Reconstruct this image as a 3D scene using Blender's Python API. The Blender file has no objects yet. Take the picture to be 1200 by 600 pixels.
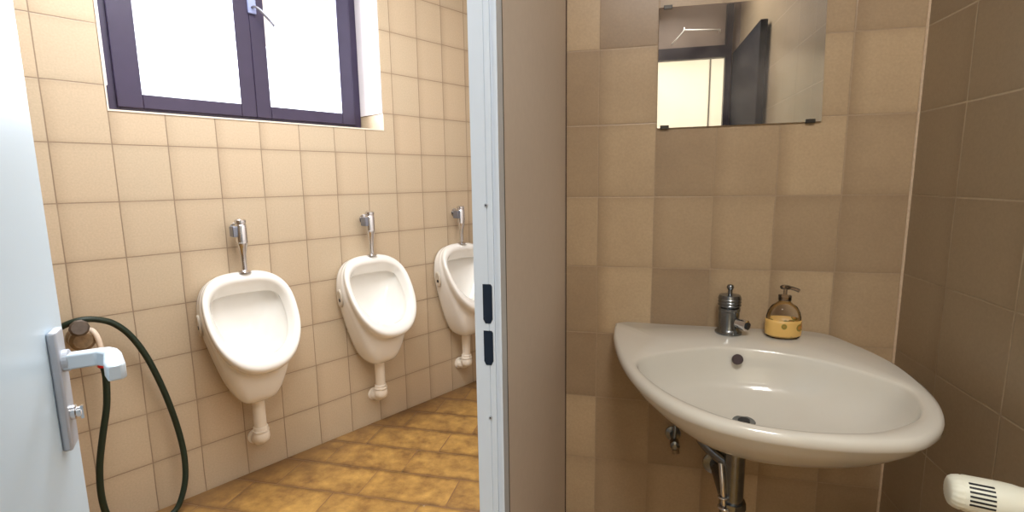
import bpy, bmesh, math, random
from mathutils import Vector, Matrix
random.seed(7)
R = math.radians
col = bpy.context.scene.collection
# ---------------------------------------------------------------- layout (metres)
CAMH = 1.2518
YB = 1.4574            # sink wall
XP = -0.1763           # partition face (vestibule side)
XU = -0.2133           # partition face (urinal room side)
XC = 0.6899            # right hand wall
JY = 0.68              # jamb face
CEIL = 2.62
DA = 2.2411            # distance of urinal wall
ANG = R(60.203)
UA = Vector((math.cos(ANG), math.sin(ANG), 0)); NA = Vector((-math.sin(ANG), math.cos(ANG), 0))
MA = Matrix.Translation(NA * DA) @ Matrix.Rotation(ANG, 4, 'Z')     # frame of urinal wall: x along wall, -y into the room
def PA(s, off, z): return NA * (DA - off) + UA * s + Vector((0, 0, z))

# ---------------------------------------------------------------- helpers
def link(name, bm, mat, parent=None, smooth=False, matrix=None, bevel=0, seg=2, autosmooth=None):
    bmesh.ops.recalc_face_normals(bm, faces=bm.faces[:])
    me = bpy.data.meshes.new(name); bm.to_mesh(me); bm.free()
    if smooth:
        for p in me.polygons: p.use_smooth = True
    if autosmooth is not None:
        for p in me.polygons: p.use_smooth = True
        me.set_sharp_from_angle(angle=R(autosmooth))
    o = bpy.data.objects.new(name, me); col.objects.link(o)
    if mat is not None:
        for m in (mat if isinstance(mat, (list, tuple)) else [mat]): me.materials.append(m)
    if matrix is not None: o.matrix_world = matrix
    if parent is not None:
        o.parent = parent
        o.matrix_parent_inverse = Matrix.Identity(4)
        if matrix is None: o.matrix_parent_inverse = parent.matrix_world.inverted()
    if bevel:
        b = o.modifiers.new('bevel', 'BEVEL'); b.width = bevel; b.segments = seg; b.limit_method = 'ANGLE'; b.angle_limit = R(35)
        for p in me.polygons: p.use_smooth = True
        me.set_sharp_from_angle(angle=R(40))
    return o
def empty(name, loc, rz=0):
    o = bpy.data.objects.new(name, None); col.objects.link(o); o.empty_display_size = .05
    o.matrix_world = Matrix.Translation(Vector(loc)) @ Matrix.Rotation(rz, 4, 'Z')
    return o
def tag(o, label=None, cat=None, group=None, kind=None):
    for k, v in (('label', label), ('category', cat), ('group', group), ('kind', kind)):
        if v: o[k] = v
    return o
def box(bm, x0, x1, y0, y1, z0, z1, M=None):
    vs = [bm.verts.new((x, y, z)) for x in (x0, x1) for y in (y0, y1) for z in (z0, z1)]
    if M is not None:
        for v in vs: v.co = M @ v.co
    for f in ((0,1,3,2),(4,6,7,5),(0,4,5,1),(2,3,7,6),(0,2,6,4),(1,5,7,3)): bm.faces.new([vs[i] for i in f])
    return bm
def B(): return bmesh.new()
def frame_of(t):
    t = t.normalized(); a = Vector((0, 0, 1)) if abs(t.z) < .9 else Vector((1, 0, 0))
    u = t.cross(a).normalized(); return u, t.cross(u).normalized()
def rings(bm, loops, cap0=True, cap1=True):
    vs = [[bm.verts.new(p) for p in l] for l in loops]; n = len(vs[0])
    for a, b in zip(vs, vs[1:]):
        for i in range(n): bm.faces.new((a[i], a[(i+1) % n], b[(i+1) % n], b[i]))
    if cap0: bm.faces.new(vs[0])
    if cap1: bm.faces.new(vs[-1])
    return bm
def lathe(bm, prof, base, axis=(0, 0, 1), n=32):
    """prof: (radius, height) along axis from base"""
    base = Vector(base); axis = Vector(axis).normalized(); u, w = frame_of(axis)
    L = [[base + axis*h + (u*math.cos(2*math.pi*i/n) + w*math.sin(2*math.pi*i/n))*max(r, 1e-4) for i in range(n)] for r, h in prof]
    return rings(bm, L)
def cr(pts, m=8, closed=False):
    P = [Vector(p) for p in pts]; out = []; n = len(P)
    for i in range(n if closed else n-1):
        if closed: p0, p1, p2, p3 = P[i-1], P[i], P[(i+1) % n], P[(i+2) % n]
        else: p0, p1, p2, p3 = P[max(i-1, 0)], P[i], P[i+1], P[min(i+2, n-1)]
        for k in range(m):
            t = k/m
            out.append(.5*((2*p1) + (p2-p0)*t + (2*p0-5*p1+4*p2-p3)*t*t + (3*p1-p0-3*p2+p3)*t**3))
    if not closed: out.append(P[-1])
    return out
def tube(bm, pts, r, n=14, m=8):
    path = cr(pts, m) if m > 1 else [Vector(p) for p in pts]
    L = []; t0 = (path[1]-path[0]).normalized(); u, w = frame_of(t0)
    for i, p in enumerate(path):
        t = (path[min(i+1, len(path)-1)] - path[max(i-1, 0)]).normalized()
        u = (u - t*u.dot(t)).normalized(); w = t.cross(u)
        rr = r(i/(len(path)-1)) if callable(r) else r
        L.append([p + (u*math.cos(2*math.pi*k/n) + w*math.sin(2*math.pi*k/n))*rr for k in range(n)])
    return rings(bm, L)
def torus(bm, c, axis, Rr, r, n=32, k=10):
    c = Vector(c); axis = Vector(axis).normalized(); u, w = frame_of(axis); L = []
    for i in range(n):
        a = 2*math.pi*i/n; d = u*math.cos(a) + w*math.sin(a)
        L.append([c + d*(Rr + r*math.cos(2*math.pi*j/k)) + axis*r*math.sin(2*math.pi*j/k) for j in range(k)])
    L.append(L[0]); vs = [[bm.verts.new(p) for p in l] for l in L[:-1]]
    for i in range(n):
        a, b = vs[i], vs[(i+1) % n]
        for j in range(k): bm.faces.new((a[j], a[(j+1) % k], b[(j+1) % k], b[j]))
    return bm
def prism(bm, poly, f0, f1):
    """poly of 2d points, f0/f1 map 2d point to 3d at both ends"""
    return rings(bm, [[f0(p) for p in poly], [f1(p) for p in poly]])

# ---------------------------------------------------------------- materials
def nodes(name):
    m = bpy.data.materials.new(name); m.use_nodes = True; t = m.node_tree; b = t.nodes['Principled BSDF']
    return m, t, b, t.nodes.new, t.links.new
def plain(name, c, rough=.5, metal=0, noise=0, nscale=20, bump=0, coat=0, spec=.5, trans=0, ior=1.45):
    m, t, b, N, L = nodes(name)
    b.inputs['Base Color'].default_value = (*c, 1); b.inputs['Roughness'].default_value = rough; b.inputs['Metallic'].default_value = metal
    b.inputs['Coat Weight'].default_value = coat; b.inputs['Coat Roughness'].default_value = .05
    b.inputs['Specular IOR Level'].default_value = spec; b.inputs['Transmission Weight'].default_value = trans; b.inputs['IOR'].default_value = ior
    if noise or bump:
        tc = N('ShaderNodeTexCoord'); nz = N('ShaderNodeTexNoise'); nz.inputs['Scale'].default_value = nscale; nz.inputs['Detail'].default_value = 5
        L(tc.outputs['Object'], nz.inputs['Vector'])
        if noise:
            mx = N('ShaderNodeMixRGB'); mx.inputs[1].default_value = (*[x*(1-noise) for x in c], 1); mx.inputs[2].default_value = (*[min(1, x*(1+noise)) for x in c], 1)
            L(nz.outputs['Fac'], mx.inputs[0]); L(mx.outputs[0], b.inputs['Base Color'])
        if bump:
            bp = N('ShaderNodeBump'); bp.inputs['Strength'].default_value = bump; bp.inputs['Distance'].default_value = .002
            L(nz.outputs['Fac'], bp.inputs['Height']); L(bp.outputs[0], b.inputs['Normal'])
    return m
def math_node(N, L, op, a, b=None, c=None):
    n = N('ShaderNodeMath'); n.operation = op
    for i, v in enumerate((a, b, c)):
        if v is None: continue
        if isinstance(v, (int, float)): n.inputs[i].default_value = v
        else: L(v, n.inputs[i])
    return n.outputs[0]
def tile_mat(name, axis, w, h, u0, v0, stops, grout, gw=.0022, rough=.33, shear=0, noise_amt=.5, nscale=5, edge=.35, vedge=.3, grout_vis=1.0, dirt=False, bump=.25):
    """tiles w x h on the plane (axis, other); u0/v0: phase. stops: colours a tile may have"""
    m, t, b, N, L = nodes(name)
    tc = N('ShaderNodeTexCoord'); sp = N('ShaderNodeSeparateXYZ'); L(tc.outputs['Object'], sp.inputs[0])
    M = lambda op, a, bb=None, c=None: math_node(N, L, op, a, bb, c)
    a = sp.outputs[axis[0]]; v = sp.outputs[axis[1]]
    # slight hand-laid wobble
    wz = N('ShaderNodeTexNoise'); wz.inputs['Scale'].default_value = 3.1; wz.inputs['Detail'].default_value = 2; L(tc.outputs['Object'], wz.inputs['Vector'])
    wob = M('MULTIPLY', M('SUBTRACT', wz.outputs['Fac'], .5), .006)
    a = M('ADD', a, wob); v = M('ADD', v, M('MULTIPLY', wob, .6))
    vv = M('DIVIDE', M('SUBTRACT', v, v0), h); vi = M('FLOOR', vv); vf = M('SUBTRACT', vv, vi)
    uu = M('DIVIDE', M('SUBTRACT', a, u0), w)
    if shear: uu = M('SUBTRACT', uu, M('MULTIPLY', vi, shear))
    ui = M('FLOOR', uu); uf = M('SUBTRACT', uu, ui)
    cb = N('ShaderNodeCombineXYZ'); L(ui, cb.inputs[0]); L(vi, cb.inputs[1])
    wn = N('ShaderNodeTexWhiteNoise'); wn.noise_dimensions = '3D'; L(cb.outputs[0], wn.inputs[0])
    # distances to the tile's edge, metres
    du = M('MULTIPLY', M('MINIMUM', uf, M('SUBTRACT', 1, uf)), w); dv = M('MULTIPLY', M('MINIMUM', vf, M('SUBTRACT', 1, vf)), h)
    # per tile colour
    ramp = N('ShaderNodeValToRGB'); ramp.color_ramp.interpolation = 'LINEAR'
    el = ramp.color_ramp.elements
    for i, c in enumerate(stops):
        p = i/(len(stops)-1)
        e = el[i] if i < 2 and i in (0,) else (el[1] if i == len(stops)-1 else el.new(p))
        e.position = p; e.color = (*c, 1)
    # mottling offset by tile
    off = N('ShaderNodeVectorMath'); off.operation = 'MULTIPLY_ADD'; L(wn.outputs['Color'], off.inputs[0]); off.inputs[1].default_value = (9, 9, 9); L(tc.outputs['Object'], off.inputs[2])
    nz = N('ShaderNodeTexNoise'); nz.inputs['Scale'].default_value = nscale; nz.inputs['Detail'].default_value = 6; nz.inputs['Roughness'].default_value = .6; L(off.outputs[0], nz.inputs['Vector'])
    f = M('ADD', M('MULTIPLY', wn.outputs['Value'], 1-noise_amt), M('MULTIPLY', M('MULTIPLY_ADD', nz.outputs['Fac'], 2.0, -.5), noise_amt))
    L(f, ramp.inputs[0])
    # darker vertical edge shading (glazed edge), strength random per tile
    sw = N('ShaderNodeSeparateColor'); L(wn.outputs['Color'], sw.inputs[0])
    eu = M('MULTIPLY', M('SMOOTH_MIN', 1, M('DIVIDE', M('MULTIPLY', uf, w), .035), .1), 1)
    eu = M('MINIMUM', 1, M('DIVIDE', M('MULTIPLY', uf, w), .045)); eu = M('SUBTRACT', 1, eu)
    ev = M('SUBTRACT', 1, M('MINIMUM', 1, M('DIVIDE', dv, .03)))
    dark = M('ADD', M('MULTIPLY', M('MULTIPLY', M('POWER', eu, 1.5), sw.outputs[0]), edge), M('MULTIPLY', M('POWER', ev, 1.6), vedge))
    mul = M('SUBTRACT', 1, dark)
    mx = N('ShaderNodeMixRGB'); mx.blend_type = 'MULTIPLY'; mx.inputs[0].default_value = 1; L(ramp.outputs[0], mx.inputs[1])
    cc = N('ShaderNodeCombineXYZ'); L(mul, cc.inputs[0]); L(M('MULTIPLY', mul, M('SUBTRACT', 1, M('MULTIPLY', dark, .15))), cc.inputs[1]); L(M('MULTIPLY', mul, M('SUBTRACT', 1, M('MULTIPLY', dark, .3))), cc.inputs[2])
    L(cc.outputs[0], mx.inputs[2])
    # grout: vertical joints may be closed up (butted tiles)
    d = M('MINIMUM', du, dv)
    gm = N('ShaderNodeMapRange'); gm.interpolation_type = 'SMOOTHSTEP'; gm.inputs['From Min'].default_value = gw*.55; gm.inputs['From Max'].default_value = gw*1.5; gm.inputs['To Min'].default_value = 1; gm.inputs['To Max'].default_value = 0
    L(d, gm.inputs['Value'])
    gn = N('ShaderNodeTexNoise'); gn.inputs['Scale'].default_value = 4; L(tc.outputs['Object'], gn.inputs['Vector'])
    gv = M('MULTIPLY', gm.outputs[0], M('MINIMUM', 1, M('MAXIMUM', 0, M('MULTIPLY', M('SUBTRACT', gn.outputs['Fac'], .5-.35*grout_vis), 4.5))))
    mg = N('ShaderNodeMixRGB'); L(gv, mg.inputs[0]); L(mx.outputs[0], mg.inputs[1]); mg.inputs[2].default_value = (*grout, 1)
    # fine grain
    fg = N('ShaderNodeTexNoise'); fg.inputs['Scale'].default_value = 160; fg.inputs['Detail'].default_value = 3; L(tc.outputs['Object'], fg.inputs['Vector'])
    fm = N('ShaderNodeMixRGB'); fm.blend_type = 'MULTIPLY'; fm.inputs[0].default_value = .25; L(mg.outputs[0], fm.inputs[1]); L(fg.outputs['Fac'], fm.inputs[2])
    fb = N('ShaderNodeBrightContrast'); fb.inputs['Bright'].default_value = 0.02; L(fm.outputs[0], fb.inputs[0])
    L(fb.outputs[0], b.inputs['Base Color'])
    b.inputs['Roughness'].default_value = rough; b.inputs['Specular IOR Level'].default_value = .4
    if dirt:
        # grime that gathers along the foot of the urinal wall
        dd = M('SUBTRACT', DA, M('ADD', M('MULTIPLY', sp.outputs['X'], NA.x), M('MULTIPLY', sp.outputs['Y'], NA.y)))
        dd = M('ADD', dd, M('MULTIPLY', M('SUBTRACT', wz.outputs['Fac'], .5), .35))
        mr_ = N('ShaderNodeMapRange'); mr_.inputs['From Min'].default_value = 0; mr_.inputs['From Max'].default_value = .26; mr_.inputs['To Min'].default_value = .72; mr_.inputs['To Max'].default_value = 0; L(dd, mr_.inputs['Value'])
        gx = N('ShaderNodeMixRGB'); L(mr_.outputs[0], gx.inputs[0]); L(fb.outputs[0], gx.inputs[1]); gx.inputs[2].default_value = (*S(104,76,52), 1); L(gx.outputs[0], b.inputs['Base Color'])
    # relief: grout sunk, tile face gently uneven
    hgt = M('ADD', M('MULTIPLY', M('SUBTRACT', 1, gm.outputs[0]), 1.0), M('MULTIPLY', nz.outputs['Fac'], .5))
    hgt = M('ADD', hgt, M('MULTIPLY', M('MULTIPLY', M('SUBTRACT', sw.outputs[1], .5), uf), 1.2))
    bp = N('ShaderNodeBump'); bp.inputs['Strength'].default_value = bump; bp.inputs['Distance'].default_value = .0025; L(hgt, bp.inputs['Height']); L(bp.outputs[0], b.inputs['Normal'])
    return m
# sRGB helper
def S(r, g, b_): return tuple(((x/255)/12.92 if x/255 <= .04045 else ((x/255+.055)/1.055)**2.4) for x in (r, g, b_))
tileA = tile_mat('cream_tile', ('X', 'Z'), .1668, .2, .2024, -.002, [S(202,184,156), S(222,206,178), S(236,220,192), S(228,208,174), S(208,186,156)], S(150,128,104), grout_vis=.95, edge=.22, vedge=.12, noise_amt=.3, gw=.0017)
tileB = tile_mat('brown_tile', ('X', 'Z'), .1542, .2, -.083, .004, [S(140,116,90), S(178,154,124), S(206,184,150), S(186,160,128), S(226,208,174), S(160,132,104), S(200,176,142)], S(166,144,118), grout_vis=.62, edge=.34, vedge=.1, noise_amt=.3, nscale=4, gw=.0016)
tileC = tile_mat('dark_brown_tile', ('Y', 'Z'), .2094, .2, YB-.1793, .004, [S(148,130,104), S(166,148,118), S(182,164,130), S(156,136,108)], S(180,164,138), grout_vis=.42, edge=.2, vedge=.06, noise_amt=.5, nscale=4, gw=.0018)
tileF = tile_mat('golden_floor_tile', ('X', 'Y'), .376, .188, -.945, 1.867, [S(124,84,36), S(176,130,56), S(224,176,88), S(208,156,66), S(255,232,164), S(216,170,88)], S(140,100,62), shear=.103/.376, noise_amt=.95, nscale=14, edge=.45, vedge=.55, gw=.0025, rough=.28, grout_vis=.6, bump=.35, dirt=True)
porc = plain('white_porcelain', S(234,232,226), .12, coat=.6, spec=.5)
porcB = plain('sink_porcelain', S(216,214,206), .16, coat=.5, noise=.04, nscale=9)
chrome = plain('chrome', (.72,.72,.74), .14, 1)
dchrome = plain('tarnished_chrome', (.24,.26,.28), .24, 1, noise=.35, nscale=60)
pvc = plain('white_plastic_pipe', S(236,228,214), .35)
white_door = plain('door_laminate', S(192,212,226), .38, noise=.03, nscale=3)
alu = plain('white_aluminium', S(206,216,228), .35, 0, noise=.02)
panelm = plain('grey_beige_laminate', S(216,206,196), .5, noise=.05, nscale=60)
frame_m = plain('backlit_window_frame', S(50,42,66), .35, noise=.15, nscale=12)  # brown frame, its backlit dark violet tone put into the colour
black = plain('black_recess', (.012,.014,.018), .5)
darkdoor = plain('dark_door', S(18,19,26), .8, spec=.1)
plaster = plain('white_plaster', S(226,222,226), .8)
ceilm = plain('ceiling_paint', S(226,216,204), .9)
cream = plain('cream_paint', S(236,230,212), .7, noise=.04, nscale=5)
greyal = plain('brushed_grey_metal', S(176,182,192), .4, .35)
hosem = plain('dark_green_rubber', S(28,42,30), .45, noise=.2, nscale=80)
redm = plain('red_plastic', S(190,38,34), .4)
brass = plain('corroded_brass', S(150,130,104), .4, .6, noise=.5, nscale=70, bump=.6)
dirty = plain('chipped_white_metal', S(222,204,184), .5, noise=.2, nscale=60)
trvm = plain('ribbed_white_plastic', S(226,228,214), .45)
teal = plain('dark_teal_metal', S(22,40,52), .35, .3)
# mirror, lightly clouded
mirm, t, b, N, L = nodes('clouded_mirror')
b.inputs['Metallic'].default_value = 1; b.inputs['Roughness'].default_value = .012
tc = N('ShaderNodeTexCoord'); nz = N('ShaderNodeTexNoise'); nz.inputs['Scale'].default_value = 7; nz.inputs['Detail'].default_value = 4; L(tc.outputs['Object'], nz.inputs['Vector'])
rp = N('ShaderNodeValToRGB'); rp.color_ramp.elements[0].position = .3; rp.color_ramp.elements[0].color = (.58,.585,.58,1); rp.color_ramp.elements[1].position = .75; rp.color_ramp.elements[1].color = (.9,.9,.88,1); L(nz.outputs['Fac'], rp.inputs[0]); L(rp.outputs[0], b.inputs['Base Color'])
dif = N('ShaderNodeBsdfDiffuse'); dif.inputs[0].default_value = (.55,.52,.5,1)
mxs = N('ShaderNodeMixShader'); rp2 = N('ShaderNodeMapRange'); rp2.inputs['From Min'].default_value = .35; rp2.inputs['From Max'].default_value = .8; rp2.inputs['To Min'].default_value = .02; rp2.inputs['To Max'].default_value = .3
L(nz.outputs['Fac'], rp2.inputs['Value']); L(rp2.outputs[0], mxs.inputs[0]); L(b.outputs[0], mxs.inputs[1]); L(dif.outputs[0], mxs.inputs[2]); L(mxs.outputs[0], t.nodes['Material Output'].inputs[0])
# thin clear sheet
def clear(name, tint, fac=.12, rough=.03):
    m = bpy.data.materials.new(name); m.use_nodes = True; t = m.node_tree; t.nodes.remove(t.nodes['Principled BSDF'])
    tr = t.nodes.new('ShaderNodeBsdfTransparent'); tr.inputs[0].default_value = (*tint, 1)
    gl = t.nodes.new('ShaderNodeBsdfGlossy'); gl.inputs['Roughness'].default_value = rough
    lw = t.nodes.new('ShaderNodeLayerWeight'); lw.inputs[0].default_value = fac
    mx = t.nodes.new('ShaderNodeMixShader'); t.links.new(lw.outputs['Fresnel' if fac > .2 else 'Facing'], mx.inputs[0])
    t.links.new(tr.outputs[0], mx.inputs[1]); t.links.new(gl.outputs[0], mx.inputs[2]); t.links.new(mx.outputs[0], t.nodes['Material Output'].inputs[0])
    return m
pane_m = clear('window_glass', (.97,.98,1), .06)
bottle_m = clear('clear_plastic', (.985,.98,.975), .25, .06)
# fruit label
labm, t, b, N, L = nodes('fruit_label'); b.inputs['Roughness'].default_value = .4
tc = N('ShaderNodeTexCoord'); vo = N('ShaderNodeTexVoronoi'); vo.inputs['Scale'].default_value = 34; L(tc.outputs['Object'], vo.inputs['Vector'])
rp = N('ShaderNodeValToRGB'); e = rp.color_ramp.elements; e[0].position = 0; e[0].color = (*S(130,50,30), 1); e[1].position = .52; e[1].color = (*S(226,186,110), 1)
x = e.new(.26); x.color = (*S(214,140,60), 1); x = e.new(.4); x.color = (*S(120,120,50), 1); x = e.new(.44); x.color = (*S(226,186,110), 1)
L(vo.outputs['Distance'], rp.inputs[0]); L(rp.outputs[0], b.inputs['Base Color'])

# ---------------------------------------------------------------- setting
def struct(name, bm, m, **k):
    o = link(name, bm, m, **k); o['kind'] = 'structure'; return o
# floor and ceiling
bm = B(); box(bm, -4.2, 1.0, -2.6, 4.6, -.12, 0); struct('floor', bm, tileF)
bm = B(); box(bm, -4.2, 1.0, -2.6, 4.6, CEIL, CEIL+.1); struct('ceiling', bm, ceilm)
# urinal wall with window opening (own frame)
S0, S1, Z0, Z1 = .373, 1.477, 1.512, 2.42
bm = B()
T = .45
box(bm, -2.8, S0, 0, T, 0, CEIL); box(bm, S1, 4.0, 0, T, 0, CEIL); box(bm, S0, S1, 0, T, 0, Z0); box(bm, S0, S1, 0, T, Z1, CEIL)
bmesh.ops.remove_doubles(bm, verts=bm.verts, dist=1e-5)
wa = struct('wall_left', bm, tileA, matrix=MA)
# plastered reveals above the first tile course
bm = B(); box(bm, S1-.006, S1-.0005, .004, .21, 1.60, Z1-.001); box(bm, S0+.0005, S0+.006, .004, .21, 1.60, Z1-.001); box(bm, S0+.006, S1-.006, .004, .21, Z1-.007, Z1-.001)
o = struct('trim_1', bm, plaster, matrix=MA)
bm = B(); box(bm, S0+.001, S1-.001, -.003, .03, Z0+.0003, Z0+.006); box(bm, S0-.004, S0+.0005, -.003, .004, Z0, Z1)
o = struct('trim_2', bm, plain('white_edge_strip', S(236,226,210), .5), matrix=MA)
# sink wall, right wall, partition, back wall, room closers
bm = B(); box(bm, XP, XC, YB, YB+.12, 0, CEIL); struct('wall_back', bm, tileB)
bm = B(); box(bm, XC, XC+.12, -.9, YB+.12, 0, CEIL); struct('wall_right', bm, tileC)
bm = B(); box(bm, XU, XP, JY+.022, 4.05, 0, CEIL); struct('wall_partition', bm, panelm)
bm = B(); box(bm, XU, XP, -.92, -.13, 0, CEIL); box(bm, XU, XP, -.13, JY+.03, 2.09, CEIL); struct('wall_partition_front', bm, panelm)
bm = B(); box(bm, -.1763, -.12, -.92, -.8, 0, CEIL); box(bm, .64, XC, -.92, -.8, 0, CEIL); box(bm, -.12, .64, -.92, -.8, 2.06, CEIL); struct('wall_front', bm, plain('greyish_wall_tile', S(140,124,112), .4, noise=.2, nscale=6))
bm = B(); box(bm, -4.1, XU, -1.1, -.98, 0, CEIL); struct('wall_near', bm, tileB)
bm = B(); box(bm, -1.4, 1.4, -2.55, -2.45, 0, CEIL); box(bm, 1.3, 1.4, -2.45, -.92, 0, CEIL); box(bm, -1.4, -1.3, -2.45, -1.1, 0, CEIL); struct('wall_corridor', bm, cream)
# dark joint where the panel meets the tiles, mortar line in the corner
bm = B(); box(bm, XP, XP+.003, YB-.003, YB, 0, CEIL); struct('trim_3', bm, plain('dark_sealant', S(70,54,44), .8))
bm = B(); tube(bm, [(XC-.002, YB-.002, 0), (XC-.002, YB-.002, CEIL)], .0035, 8, 1); struct('trim_4', bm, plain('pale_corner_grout', S(196,176,152), .8, noise=.2, nscale=120))
# door frame (aluminium) : jamb facing the opening, with rebate steps, strikes and screws
bm = B()
prof = [(XU-.001, JY+.03), (XU-.001, JY), (-.1935, JY), (-.1930, JY+.0015), (-.1925, JY+.0015), (-.1920, JY), (-.1845, JY), (-.1845, JY+.004), (-.1795, JY+.004), (-.1795, JY), (-.1745, JY), (-.1745, JY+.03)]
prism(bm, prof, lambda p: Vector((p[0], p[1], 0)), lambda p: Vector((p[0], p[1], 2.06)))
jamb = struct('trim_5', bm, alu)
bm = B(); box(bm, XU-.003, XP+.003, -.14, JY+.03, 2.05, 2.10); box(bm, XU-.003, XP+.003, -.17, -.135, 0, 2.10); struct('trim_6', bm, alu)
bm = B(); box(bm, XP, XP+.0015, JY+.03, JY+.036, 0, 2.06); struct('shadow_gap', bm, black)  # black strip painted as the shadow gap between door frame and panel
for (zc, hh) in ((1.077, .029), (1.011, .026)):
    bm = B(); poly = [(-.2015, zc-hh+.006), (-.1985, zc-hh), (-.1905, zc-hh), (-.1875, zc-hh+.006), (-.1875, zc+hh-.003), (-.1895, zc+hh), (-.2015, zc+hh)]
    prism(bm, poly, lambda p: Vector((p[0], JY-.0008, p[1])), lambda p: Vector((p[0], JY+.01, p[1])))
    tag(link('strike_hole', bm, plain('strike_hole_dark', S(34,44,60), .3, .4), jamb), 'dark slot in the white jamb')
for zc in (1.219, .903):
    bm = B(); lathe(bm, [(.0028, 0), (.0028, .0012), (.0018, .0016)], (-.1938, JY, zc), (0, -1, 0), 16)
    link('screw', bm, greyal, jamb)
    bm = B(); lathe(bm, [(.0013, 0), (.0013, .0004)], (-.1938, JY-.0014, zc), (0, -1, 0), 8); link('screw_socket', bm, black, jamb)

# ---------------------------------------------------------------- door leaf with handle
H = Vector((XU-.003, -.05, 0)); a = R(-44.1); D = Vector((math.sin(a), math.cos(a), 0)); NN = Vector((D.y, -D.x, 0))
ML = Matrix(((D.x, -NN.x, 0, H.x), (D.y, -NN.y, 0, H.y), (0, 0, 1, 0), (0, 0, 0, 1)))    # x along leaf, -y out of its near face
bm = B(); box(bm, .02, .80, 0, .04, .012, 2.04)
door = struct('door_1', bm, white_door, matrix=ML, bevel=.002)
def LP(t, off, z): return ML @ Vector((t, -off, z))
hd = empty('door_handle', LP(.73, 0, .90)); hd.parent = door; hd.matrix_parent_inverse = door.matrix_world.inverted()
bm = B(); box(bm, .715, .752, -.0105, -.0002, .908, 1.069, ML); link('escutcheon_plate', bm, greyal, hd, bevel=.003)
bm = B(); lathe(bm, [(.0145, 0), (.0145, .006), (.011, .008)], LP(.731, .0105, 1.027), NN, 24); link('rosette', bm, greyal, hd, smooth=False)
bm = B(); poly = [(.7375, .010), (.7375, .050), (.735, .060), (.722, .069), (.700, .076), (.646, .086), (.640, .083), (.638, .068), (.66, .062), (.706, .056), (.7185, .046), (.7185, .010)]
prism(bm, poly, lambda p: LP(p[0], p[1], 1.0165), lambda p: LP(p[0], p[1], 1.0365)); link('lever', bm, plain('satin_lever', S(200,214,226), .3, .2), hd, bevel=.0025)
bm = B(); lathe(bm, [(.010, 0), (.010, .005), (.007, .006), (.007, .011), (.006, .012)], LP(.731, .0105, .955), NN, 24); box(bm, .7255, .7305, -.024, -.021, .946, .964, ML)
link('thumb_turn', bm, chrome, hd, autosmooth=40)

# ---------------------------------------------------------------- window
win = empty('window_1', PA(.92, -.2, 1.51), ANG); win['kind'] = 'structure'
def wbox(bm, s0, s1, o0, o1, z0, z1): box(bm, s0, s1, o0, o1, z0, z1, MA)
bm = B(); ZT = Z1-.008
for r in ((S0+.007, .440, .20, .27, Z0+.006, ZT), (1.42, S1-.007, .20, .27, Z0+.006, ZT), (.440, 1.42, .20, .27, Z0+.006, 1.56), (.440, 1.42, .20, .27, ZT-.05, ZT)): wbox(bm, *r)
link('window_frame', bm, frame_m, win, bevel=.002)
for i, (s0, s1) in enumerate(((.432, .938), (.9385, 1.428))):
    g0, g1 = ((.515, .875), (1.003, 1.358))[i]
    bm = B()
    for r in ((s0, g0, .185, .25, 1.552, ZT-.04), (g1, s1, .185, .25, 1.552, ZT-.04), (g0, g1, .185, .25, 1.552, 1.606), (g0, g1, .185, .25, ZT-.11, ZT-.04)): wbox(bm, *r)
    sash = link('window_sash', bm, frame_m, win, bevel=.003)
    bm = B(); wbox(bm, g0-.005, g1+.005, .215, .219, 1.60, ZT-.1); link('window_pane', bm, pane_m, sash)
whd = empty('window_handle', PA(.945, -.18, 2.02)); whd.parent = win; whd.matrix_parent_inverse = win.matrix_world.inverted()
bm = B(); wbox(bm, .932, .968, .172, .184, 1.995, 2.12); link('handle_plate', bm, plain('pale_handle_metal', S(150,160,200), .35, .3), whd, bevel=.004)
bm = B(); tube(bm, [PA(.95, -.172, 2.02), PA(.952, -.150, 2.018), PA(.965, -.138, 2.008), PA(1.005, -.128, 1.966), PA(1.02, -.124, 1.945)], .0055, 10); link('handle_lever', bm, plain('lever_metal', S(120,120,130), .35, .5), whd, smooth=True)

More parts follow.
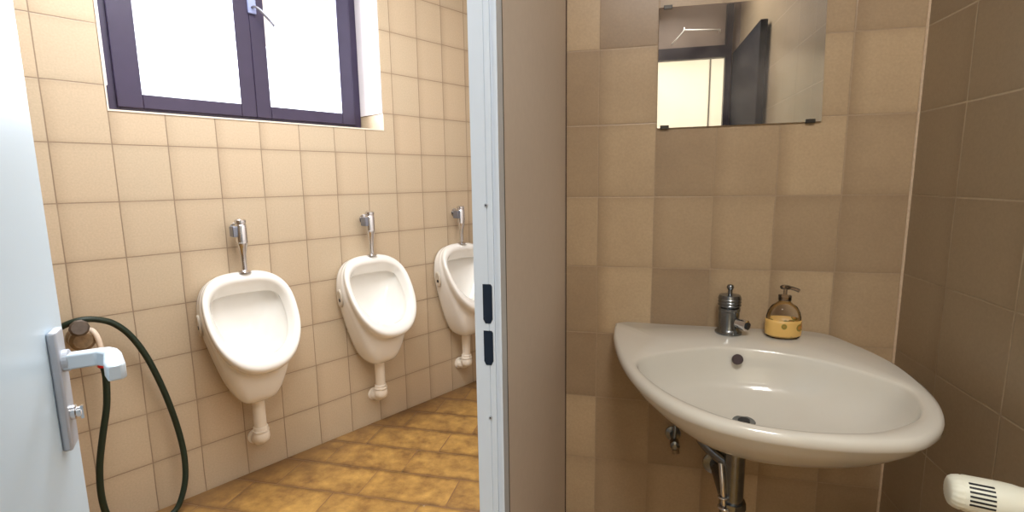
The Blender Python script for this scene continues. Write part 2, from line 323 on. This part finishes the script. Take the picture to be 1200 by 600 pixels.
# ---------------------------------------------------------------- urinals
def egg(w, zt, zb, zc, nt, nb, taper, off_t, off_b, ns=64, cx=0, curve=1.0):
    L = []
    for i in range(ns):
        th = 2*math.pi*i/ns; c, s = math.cos(th), math.sin(th)
        if s >= 0:
            x = w*math.copysign(abs(c)**(2/nt), c); z = zc + (zt-zc)*abs(s)**(2/nt)
        else:
            q = abs(s)**(2/nb); x = w*math.copysign(abs(c)**(2/nb), c)*(1-taper*q); z = zc - (zc-zb)*q
        f = (zt - z)/(zt-zb)
        L.append(Vector((cx+x, -(off_t + (off_b-off_t)*f**curve), z)))
    return L
def make_urinal(name='urinal'):
    root = empty(name, (0, 0, 0))
    R_ = []
    SX = -.012
    for a_ in ((.165,.885,.372,.70,3.2,4.5,.47,.0005,.0005,1),(.170,.892,.364,.70,3.2,4.5,.47,.012,.045,1),(.1715,.896,.360,.705,3.0,4.5,.47,.028,.105,.9),
               (.172,.898,.366,.71,3.0,4.2,.45,.034,.148,.9),(.172,.899,.392,.72,3.0,4.0,.41,.038,.172,.95),(.172,.900,.44,.725,3.0,3.4,.31,.042,.190,1),
               (.169,.900,.480,.73,3.0,2.9,.24,.042,.200,1),(.1675,.899,.505,.733,3.0,2.5,.15,.046,.212,1),(.171,.899,.514,.734,3.0,2.4,.09,.051,.238,1),(.174,.897,.522,.735,3.0,2.35,.07,.056,.258,1),
               (.1745,.893,.530,.737,3.0,2.3,.06,.064,.270,1),(.1735,.888,.539,.738,3.0,2.3,.06,.071,.276,1),(.169,.881,.550,.738,3.0,2.3,.06,.076,.277,1),
               (.160,.871,.562,.738,3.0,2.3,.06,.079,.272,1),(.153,.862,.572,.738,3.0,2.3,.06,.078,.264,1),(.147,.854,.578,.738,3.2,2.3,.06,.074,.257,1),
               (.141,.832,.582,.736,3.8,2.3,.06,.066,.250,1),(.137,.818,.585,.735,4.2,2.3,.06,.060,.245,1),(.134,.810,.586,.735,4.4,2.3,.06,.056,.240,1),
               (.136,.812,.582,.735,4.4,2.3,.06,.046,.230,1),(.138,.826,.574,.735,4.4,2.3,.06,.024,.21,1),(.134,.822,.560,.73,4.0,2.1,.14,.014,.18,1),
               (.112,.785,.546,.70,3.2,2.1,.2,.012,.14,1),(.065,.72,.535,.65,2.4,2.1,.2,.020,.11,1),(.02,.65,.56,.60,2,2,.1,.03,.08,1)):
        R_.append(egg(*a_[:9], cx=SX, curve=a_[9]))
    bm = B(); rings(bm, R_)
    bd = link('ceramic_body', bm, porc, root, smooth=True)
    ss = bd.modifiers.new('s', 'SUBSURF'); ss.levels = 1; ss.render_levels = 1
    for sgn in (-1, 1):
        c = Vector((sgn*.1705-.012, -.058, .712)); ax = Vector((sgn*1, .12, -.05)).normalized()
        bm = B(); u = Vector((-ax.y, ax.x, 0)).normalized(); w = ax.cross(u); Ls = []
        for (k, h) in ((1.3, -.004), (1.25, .0052), (1.0, .0056), (.92, .0048)):
            Ls.append([c + ax*h + u*math.cos(q)*.018*k + w*math.sin(q)*.034*k for q in [2*math.pi*i/28 for i in range(28)]])
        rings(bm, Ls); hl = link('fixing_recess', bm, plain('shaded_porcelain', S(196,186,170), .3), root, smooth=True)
        bm = B(); lathe(bm, [(.0085, 0), (.0085, .0012)], c + ax*.005 + Vector((0, -.004, -.008)), ax, 18); link('fixing_hole_dark', bm, black, hl)  # flat black disc painted as the dark inside of the mounting hole
    return root
def copy_tree(o, parent=None, kids=None):
    kids = kids if kids is not None else {}
    c = o.copy(); col.objects.link(c)
    if parent is not None: c.parent = parent
    for ch in [x for x in list(bpy.data.objects) if x.parent == o and x != c]: copy_tree(ch, c)
    return c
def make_flush():
    root = empty('flush_valve', (0, 0, 0)); o = -.058
    bm = B(); lathe(bm, [(.024, 0), (.024, .003), (.016, .007), (.011, .011), (.010, .04), (.012, .075), (.019, .112), (.021, .118), (.021, .122), (.0225, .124), (.0225, .19), (.0215, .194), (.020, .196), (.020, .202), (.022, .204), (.022, .214), (.015, .219)], (0, o, .897), (0, 0, 1), 28)
    link('valve_body', bm, chrome, root, autosmooth=35)
    bm = B(); lathe(bm, [(.013, 0), (.013, .042)], (0, -.002, 1.075), (0, -1, 0), 20); lathe(bm, [(.024, 0), (.024, .003), (.014, .006)], (0, -.0005, 1.075), (0, -1, 0), 24)
    link('wall_connector', bm, chrome, root, autosmooth=35)
    bm = B(); box(bm, -.036, -.018, -.074, -.032, 1.045, 1.088); link('side_button', bm, plain('flush_button', (.25,.27,.33), .3, .8), root, bevel=.003)
    return root
def make_waste():
    root = empty('waste_pipe', (0, 0, 0)); o = -.072
    bm = B(); tube(bm, [(0, o, .3585), (0, o, .31), (0, o, .24), (0, o, .205), (0, o+.006, .178), (0, o+.022, .163), (0, o+.045, .160), (0, -.001, .160)], .0245, 24, 6); link('pipe', bm, pvc, root, smooth=True)
    bm = B(); lathe(bm, [(.030, 0), (.033, .002), (.033, .008), (.030, .010), (.029, .022), (.0255, .025)], (0, o, .208), (0, 0, 1), 28); link('pipe_collar', bm, pvc, root, autosmooth=35)
    bm = B(); lathe(bm, [(.0, 0), (.018, .001), (.030, .010), (.0335, .024), (.0335, .040), (.030, .048)], (0, o, .158), (0, 0, 1), 28); lathe(bm, [(.033, 0), (.033, .006), (.026, .01)], (0, -.0006, .162), (0, -1, 0), 28)
    link('trap_elbow', bm, pvc, root, autosmooth=45)
    return root
SU = (.742, 1.333, 1.925)
names = ('nearest white urinal, left of the three, under the left half of the window', 'middle white urinal of the three on the cream tiled wall', 'farthest white urinal, partly hidden behind the white door jamb')
fn = ('chrome flush valve above the leftmost urinal, under the window', 'chrome flush valve above the middle urinal', 'chrome flush valve above the urinal beside the door jamb')
wn_ = ('white plastic waste pipe below the leftmost urinal', 'white plastic waste pipe below the middle urinal', 'white plastic waste pipe below the urinal beside the door jamb')
u0, f0, w0 = make_urinal(), make_flush(), make_waste()
for i, s in enumerate(SU):
    for proto, lab, cat, grp in ((u0, names, 'urinal', 'urinals on the tiled wall'), (f0, fn, 'flush valve', 'flush valves above the urinals'), (w0, wn_, 'drain pipe', 'waste pipes under the urinals')):
        o = proto if i == 0 else copy_tree(proto)
        o.matrix_world = MA @ Matrix.Translation((s, 0, 0))
        tag(o, lab[i], cat, grp)

# ---------------------------------------------------------------- wall tap and garden hose
tap = tag(empty('wall_tap', PA(.215, 0, .78), ANG), 'old corroded wall tap with red hose coupling behind the door handle', 'tap')
bm = B(); lathe(bm, [(.038, 0), (.038, .005), (.022, .009), (.022, .035), (.031, .04), (.036, .048), (.036, .070), (.026, .080)], PA(.212, .0005, .742), -NA, 24); link('tap_body', bm, brass, tap, autosmooth=40)
bm = B(); lathe(bm, [(.011, 0), (.011, .02), (.026, .024), (.028, .034), (.022, .040)], PA(.205, .06, .782), -NA+Vector((0,0,.25)), 10); link('tap_handle', bm, plain('grey_dirty_metal', S(110,100,92), .4, .7, noise=.3, nscale=60), tap, autosmooth=30)
bm = B(); tube(bm, [PA(.222, .055, .775), PA(.238, .068, .770), PA(.248, .08, .748), PA(.253, .085, .71), PA(.253, .086, .668)], .0085, 14); link('tap_spout', bm, dirty, tap, smooth=True)
bm = B(); lathe(bm, [(.014, 0), (.0165, .003), (.0165, .026), (.012, .03)], PA(.253, .086, .640), (0, 0, 1), 8); link('hose_coupling', bm, redm, tap, autosmooth=30)
hp = [(.253,.086,.648),(.256,.086,.60),(.247,.086,.50),(.226,.086,.40),(.206,.086,.29),(.200,.086,.18),(.212,.086,.09),(.25,.09,.028),(.30,.10,.014),(.36,.10,.014),(.41,.092,.03),(.446,.075,.10),(.460,.06,.19),(.456,.05,.29),(.438,.05,.41),(.412,.05,.53),(.380,.05,.64),(.342,.05,.725),(.300,.055,.778),(.255,.06,.803),(.215,.062,.810),(.180,.055,.802),(.150,.045,.785),(.130,.035,.765)]
bm = B(); tube(bm, [PA(*p) for p in hp], .0105, 14, 8)
tag(link('garden_hose', bm, hosem, smooth=True), 'dark green rubber hose looping from the wall tap down to the floor', 'hose')

# ---------------------------------------------------------------- wash basin
C0 = Vector((.285, 1.13))
outer = [(-.018,1.4565),(.10,1.4568),(.26,1.4568),(.40,1.4568),(.470,1.4567),(.525,1.435),(.560,1.375),(.588,1.310),(.604,1.240),(.604,1.140),(.592,1.068),(.568,1.008),(.530,.958),(.480,.922),(.395,.905),(.31,.902),(.225,.913),(.155,.938),(.092,.984),(.033,1.07),(-.006,1.18),(-.028,1.31),(-.031,1.40)]
inner = [(.562,1.140),(.506,1.208),(.448,1.252),(.388,1.281),(.315,1.298),(.225,1.299),(.145,1.272),(.085,1.240),(.044,1.205),(.028,1.155),(.056,1.082),(.107,1.010),(.175,.956),(.238,.932),(.31,.925),(.37,.929),(.425,.941),(.480,.970),(.530,1.012),(.559,1.070)]
NS = 120
def polar(pts):
    P = cr([(x, y, 0) for x, y in pts], 24, True); n = len(P); out = []
    an = [math.atan2(p.y-C0.y, p.x-C0.x) for p in P]; rr = [math.hypot(p.x-C0.x, p.y-C0.y) for p in P]
    for k in range(NS):
        th = -math.pi + 2*math.pi*k/NS; best = None
        for i in range(n):
            d = (an[(i+1) % n]-an[i] + math.pi) % (2*math.pi) - math.pi; e = (th-an[i] + math.pi) % (2*math.pi) - math.pi
            if abs(d) > 1e-9 and -1e-9 <= e/d <= 1 + 1e-9: best = rr[i] + (rr[(i+1) % n]-rr[i])*e/d; break
        out.append(best if best is not None else min(zip([abs((th-q + math.pi) % (2*math.pi) - math.pi) for q in an], rr))[1])
    return out
po, pi_ = polar(outer), polar(inner)
def rim(y): return .843 - (YB-y)*.062
def ring(rad, zf, cx=0, cy=0):
    L = []
    for k in range(NS):
        th = -math.pi + 2*math.pi*k/NS; r = rad(k); x = C0.x + cx + r*math.cos(th); y = min(C0.y + cy + r*math.sin(th), YB-.0008)
        L.append(Vector((x, y, zf(y))))
    return L
bm = B(); Ls = []
for f, z in ((.10,.660),(.3,.668),(.5,.685),(.66,.707),(.78,.729),(.88,.752),(.95,.771),(.985,.785)):
    Ls.append(ring(lambda k: po[k]*f, lambda y, z=z: z + (rim(y)-.81)*((z-.64)/.17)))
Ls.append(ring(lambda k: po[k]*1.0, lambda y: rim(y)-.020)); Ls.append(ring(lambda k: po[k]*1.0, lambda y: rim(y)-.010))
Ls.append(ring(lambda k: po[k]-.003, lambda y: rim(y)-.003)); Ls.append(ring(lambda k: po[k]-.010, lambda y: rim(y)))
Ls.append(ring(lambda k: (max(pi_[k]+.008, 0)*.6+(po[k]-.010)*.4), lambda y: rim(y)+.0005)); Ls.append(ring(lambda k: pi_[k]+.004, lambda y: rim(y)-.0005)); Ls.append(ring(lambda k: pi_[k]+.0005, lambda y: rim(y)-.003)); Ls.append(ring(lambda k: pi_[k]-.002, lambda y: rim(y)-.008))
for f, dz in ((.970,.026),(.93,.050),(.86,.074),(.74,.094),(.58,.103),(.38,.118),(.2,.125),(.085,.128)):
    Ls.append(ring(lambda k: pi_[k]*f, lambda y, dz=dz: rim(1.15)-.005-dz + (rim(y)-rim(1.15))*f, cx=-.012*(1-f), cy=.060*(1-f)))
rings(bm, Ls)
sinko = empty('wash_basin', (C0.x, C0.y, .65))
tag(sinko, 'large off-white porcelain wash basin mounted on the brown tiled wall', 'sink')
link('basin_bowl', bm, porcB, sinko, smooth=True)
dc = Vector((.273, 1.190, rim(1.15)-.1335))
bm = B(); lathe(bm, [(.004, .001), (.012, .001), (.013, .003), (.023, .004), (.025, .002), (.025, .0)], dc, (0, 0, 1), 32); link('drain_ring', bm, dchrome, sinko, autosmooth=30)
bm = B(); lathe(bm, [(.0125, 0), (.0125, .0015)], dc + Vector((0, 0, .004)), (0, 0, 1), 24); link('drain_hole', bm, black, sinko)
oc = Vector((.272, 1.290, .805)); oa = Vector((0, -.9, .42))
bm = B(); lathe(bm, [(.0125, 0), (.0125, .010), (.0105, .011)], oc, oa, 28); link('overflow_hole', bm, plain('overflow_dark', S(62,48,50), .6), sinko)

# faucet
fb = Vector((.270, 1.405, rim(1.405)))
fa = tag(empty('faucet', fb), 'tarnished chrome push-top faucet standing on the back of the basin', 'faucet')
bm = B(); lathe(bm, [(.034, 0), (.034, .004), (.028, .009), (.026, .014), (.026, .060), (.0275, .062), (.0275, .069), (.025, .071)], fb, (0, 0, 1), 32); link('faucet_body', bm, dchrome, fa, autosmooth=35)
bm = B(); lathe(bm, [(.023, .071), (.0275, .074), (.0285, .098), (.026, .104), (.012, .106), (.006, .108), (.0055, .122)], fb, (0, 0, 1), 32)
for k in range(3): torus(bm, fb + Vector((0, 0, .078+.008*k)), (0, 0, 1), .0282, .0014, 32, 6)
link('push_cap', bm, dchrome, fa, autosmooth=35)
bm = B(); lathe(bm, [(.001, .117), (.007, .119), (.0095, .125), (.007, .131), (.001, .133)], fb, (0, 0, 1), 20); link('top_knob', bm, dchrome, fa, smooth=True)
sd = Vector((.72, -.62, -.12)).normalized()
bm = B(); lathe(bm, [(.013, .015), (.0125, .035), (.0145, .036), (.0145, .050), (.012, .051)], fb + Vector((0, 0, .036)), sd, 24); link('spout', bm, chrome, fa, autosmooth=35)
bm = B(); lathe(bm, [(.0095, .0512), (.0095, .056)], fb + Vector((0, 0, .036)), sd, 20); link('spout_outlet', bm, black, fa)

# soap bottle
sb = Vector((.400, 1.392, rim(1.392)+.0015))
bt = tag(empty('soap_bottle', sb), 'clear soap dispenser bottle with yellow fruit label beside the faucet', 'soap bottle')
def oval(bm, prof, c, ax=1.0, ay=.72, n=40):
    return rings(bm, [[c + Vector((r*ax*math.cos(2*math.pi*i/n), r*ay*math.sin(2*math.pi*i/n), h)) for i in range(n)] for r, h in prof])
bm = B(); oval(bm, [(.036, 0), (.041, .004), (.043, .02), (.041, .055), (.038, .068), (.030, .082), (.018, .090), (.014, .094), (.014, .102)], sb); link('bottle_body', bm, bottle_m, bt, smooth=True)
bm = B(); oval(bm, [(.034, .0015), (.0385, .005), (.040, .02), (.0395, .03)], sb); link('liquid_soap', bm, plain('amber_soap', S(206,170,110), .25), bt, smooth=True)
bm = B(); n = 40; Ls = [[sb + Vector((r*math.cos(2*math.pi*i/n), r*.72*math.sin(2*math.pi*i/n), h)) for i in range(n)] for r, h in ((.0425, .007), (.0440, .02), (.0432, .040), (.0425, .048), (.0419, .048), (.0431, .02), (.042, .007))]
rings(bm, Ls, False, False); link('fruit_label', bm, labm, bt, smooth=True)
bm = B(); lathe(bm, [(.0155, .098), (.0155, .110), (.006, .112), (.0045, .113), (.0045, .126), (.012, .127), (.013, .133), (.009, .136)], sb, (0, 0, 1), 24); tube(bm, [sb + Vector((0, 0, .131)), sb + Vector((.014, -.012, .131)), sb + Vector((.026, -.022, .127))], .0045, 10)
link('pump_head', bm, clear('translucent_pump', (.80,.74,.68), .45, .25), bt, autosmooth=35)

# mirror on clips
mr = tag(empty('wall_mirror', (.27, YB, 1.39)), 'frameless rectangular mirror clipped to the brown tiled wall', 'mirror')
def mp(x, z, y=YB-.006): return (x, y, z)
bm = B(); q = [(.0725,1.388),(.474,1.391),(.4665,1.692),(.0695,1.696)]
rings(bm, [[Vector((x, YB-.0062, z)) for x, z in q], [Vector((x, YB-.001, z)) for x, z in q]]); link('mirror_glass', bm, mirm, mr)
for (x, z) in ((.092,1.389),(.448,1.3915),(.092,1.6945),(.445,1.6915)):
    bm = B(); box(bm, x-.011, x+.011, YB-.0095, YB-.0005, z-.004, z+.006); link('mirror_clip', bm, plain('clip_metal', (.05,.045,.04), .4, .6), mr, bevel=.001)

# trap, valves under the basin
tr = tag(empty('sink_trap', (.275, 1.2, .30)), 'tarnished chrome bottle trap and drain pipe hanging under the basin', 'drain trap')
bm = B(); lathe(bm, [(.030, 0), (.030, -.012), (.026, -.014), (.0235, -.02), (.0235, -.20)], (.262, 1.21, .6535), (0, 0, 1), 28); link('tail_pipe', bm, dchrome, tr, autosmooth=35)
bm = B(); lathe(bm, [(.0245, 0), (.030, -.001), (.031, -.018), (.027, -.022)], (.262, 1.21, .478), (0, 0, 1), 10); lathe(bm, [(.024, 0), (.029, -.004), (.029, -.05), (.033, -.052), (.033, -.10), (.022, -.115)], (.262, 1.21, .456), (0, 0, 1), 28); link('trap_cup', bm, dchrome, tr, autosmooth=35)
bm = B(); tube(bm, [(.262, 1.228, .43), (.262, 1.30, .43), (.262, YB-.001, .43)], .016, 18, 4); lathe(bm, [(.034, 0), (.034, .004), (.018, .009)], (.262, YB-.0006, .43), (0, -1, 0), 28); link('outlet_pipe', bm, dchrome, tr, autosmooth=35)
bm = B(); tube(bm, [(.185, 1.262, .630), (.196, 1.256, .600), (.222, 1.236, .580), (.252, 1.215, .565), (.262, 1.211, .55)], .0155, 18); torus(bm, (.188, 1.262, .628), (.2, 0, 1), .019, .005, 24, 8); link('overflow_elbow', bm, dchrome, tr, autosmooth=35)
bm = B(); tube(bm, [(.232, 1.213, .57), (.236, 1.20, .52), (.240, 1.195, .47), (.246, 1.19, .40), (.25, 1.19, .35)], .0065, 12); torus(bm, (.238, 1.197, .49), (0, 0, 1), .010, .003, 20, 8); torus(bm, (.241, 1.195, .465), (0, 0, 1), .012, .004, 20, 8); link('supply_tube', bm, chrome, tr, smooth=True)
av = tag(empty('angle_valve', (.14, YB, .51)), 'small corroded chrome angle valve under the left side of the basin', 'valve')
bm = B(); lathe(bm, [(.022, 0), (.022, .004), (.009, .007), (.009, .05), (.013, .052), (.013, .075), (.008, .078)], (.142, YB-.0006, .51), (0, -1, 0), 22); link('valve_body', bm, dchrome, av, autosmooth=35)
bm = B(); lathe(bm, [(.008, 0), (.008, .012), (.010, .013), (.010, .024), (.006, .026)], (.142, YB-.06, .505), (0.2, -.2, -1), 10); link('valve_knob', bm, brass, av, autosmooth=35)
bm = B(); tube(bm, [(.142, YB-.055, .515), (.144, YB-.045, .56), (.15, YB-.012, .60), (.15, YB-.002, .61)], .005, 10); link('supply_tube', bm, dchrome, av, smooth=True)

# radiator thermostat head at the lower right
tv = tag(empty('radiator_valve', (XC, .8, .79)), 'white slotted thermostatic radiator head low on the right wall', 'radiator valve')
c = Vector((.463, .80, .797)); ax = Vector((.972, -.235, -.01)).normalized(); w = Vector((0, 0, 1)); u = w.cross(ax).normalized(); w = ax.cross(u)
bm = B(); n = 72; Ls = []
for h, r in ((0,.004),(.0,.016),(.002,.020),(.006,.0228),(.013,.0245),(.0145,.0237),(.018,.0252),(.060,.0258),(.072,.025),(.080,.0235),(.088,.023)):
    Ls.append([c + ax*h + (u*math.cos(2*math.pi*i/n) + w*math.sin(2*math.pi*i/n))*(r*(1-.045*(i % 4 == 0)*(h < .0142)*(r > .01))) for i in range(n)])
rings(bm, Ls); link('thermostat_head', bm, trvm, tv, autosmooth=50)
for k in range(6):
    th = math.atan2((-c + Vector((0,0,CAMH))).dot(w), (-c + Vector((0,0,CAMH))).dot(u)) + R(-34 + k*13.5); d = u*math.cos(th) + w*math.sin(th); e = ax.cross(d)
    bm = B(); M = Matrix(((ax.x, e.x, d.x, c.x), (ax.y, e.y, d.y, c.y), (ax.z, e.z, d.z, c.z), (0, 0, 0, 1)))
    box(bm, .019, .047, -.0013, .0013, .0248, .02615, M); link('vent_slot', bm, black, tv)
bm = B(); lathe(bm, [(.021, .088), (.0245, .089), (.0245, .108), (.020, .112), (.020, .150), (.016, .152)], c, ax, 28)
q = c + ax*.150; tube(bm, [q, q + Vector((.03, 0, 0)), (XC-.0008, q.y, q.z)], .011, 16, 2); link('valve_body', bm, teal, tv, autosmooth=35)

# ---------------------------------------------------------------- things seen only in the mirror
d2 = struct('door_2', box(B(), .640, .676, -.74, -.02, .012, 2.05), darkdoor, bevel=.002)
bm = B(); box(bm, .600, .639, -.80, -.755, 0, 2.36); box(bm, -.12, .600, -.80, -.755, 2.035, 2.11); box(bm, -.17, -.12, -.80, -.755, 0, 2.11); struct('trim_8', bm, plain('dark_frame', S(40,34,40), .4))
bm = B(); box(bm, .74, .752, -2.452, -2.44, 0, 2.5); struct('trim_9', bm, plain('grey_joint', S(90,84,74), .6))
cl = tag(empty('door_closer', (.3, -.75, 2.2)), 'thin white folding arm above the doorway, seen in the mirror', 'door closer')
bm = B(); tube(bm, [(.26, -.70, 2.125), (.32, -.62, 2.175), (.325, -.62, 2.20)], .004, 8, 2); tube(bm, [(.325, -.62, 2.185), (.55, -.70, 2.19)], .005, 8, 1); tube(bm, [(.55, -.70, 2.19), (.56, -.754, 2.19)], .006, 8, 1)
link('closer_arm', bm, plain('white_arm', S(240,240,236), .3), cl, smooth=True)

# ---------------------------------------------------------------- lights
def area(name, loc, rot, size, sizey, power, color):
    l = bpy.data.lights.new(name, 'AREA'); l.shape = 'RECTANGLE'; l.size = size; l.size_y = sizey; l.energy = power; l.color = color
    o = bpy.data.objects.new(name, l); col.objects.link(o); o.location = loc; o.rotation_euler = rot; return o
area('urinal_room_fill', (-.95, 1.2, 2.58), (0, 0, 0), .9, .9, 41, (.96, .98, 1))  # unseen ceiling fill added to brighten the room beside the window light
area('vestibule_light', (.2, -.2, 2.56), (R(22), 0, 0), .4, .5, 27, (1, .97, .92))
area('corridor_light', (.1, -1.6, 2.58), (0, 0, 0), 1.2, .7, 40, (1, .95, .84))
# daylight outside the window
lo = area('window_daylight', PA(.925, -.46, 2.05), (0, 0, 0), 1.0, .85, 95, (.86, .93, 1))
lo.rotation_euler = (-NA + Vector((0, 0, -.15))).to_track_quat('-Z', 'Y').to_euler()
w = bpy.data.worlds.new('sky'); bpy.context.scene.world = w; w.use_nodes = True
bg = w.node_tree.nodes['Background']; bg.inputs[0].default_value = (.93, .96, 1, 1); bg.inputs[1].default_value = 3.2

# ---------------------------------------------------------------- camera
cd = bpy.data.cameras.new('camera'); cam = bpy.data.objects.new('camera', cd); col.objects.link(cam); bpy.context.scene.camera = cam
cd.sensor_width = 36; cd.lens = 588.166/1200*36; cd.clip_start = .02
def ray(x, y):
    thB, pitch, roll = R(13.0455), -.1481, -.0140
    a2 = (x-600)/588.166; b2 = -(y-300)/588.166; c_, s_ = math.cos(roll), math.sin(roll); A_ = a2*c_ - b2*s_; B_ = a2*s_ + b2*c_
    c_, s_ = math.cos(pitch), math.sin(pitch); X, Y, Z = A_, c_ - B_*s_, s_ + B_*c_
    return Vector((X*math.cos(thB) - Y*math.sin(thB), X*math.sin(thB) + Y*math.cos(thB), Z))
f_ = ray(600, 300); r_ = (ray(700, 300)-f_).normalized(); u_ = (ray(600, 200)-f_).normalized(); f_.normalize()
cam.matrix_world = Matrix(((r_.x, u_.x, -f_.x, 0), (r_.y, u_.y, -f_.y, 0), (r_.z, u_.z, -f_.z, CAMH), (0, 0, 0, 1)))
sc = bpy.context.scene
sc.view_settings.view_transform = 'Standard'; sc.view_settings.look = 'None'; sc.view_settings.exposure = 0
sc.cycles.max_bounces = 10; sc.cycles.diffuse_bounces = 6; sc.cycles.transparent_max_bounces = 12; sc.cycles.sample_clamp_indirect = 6
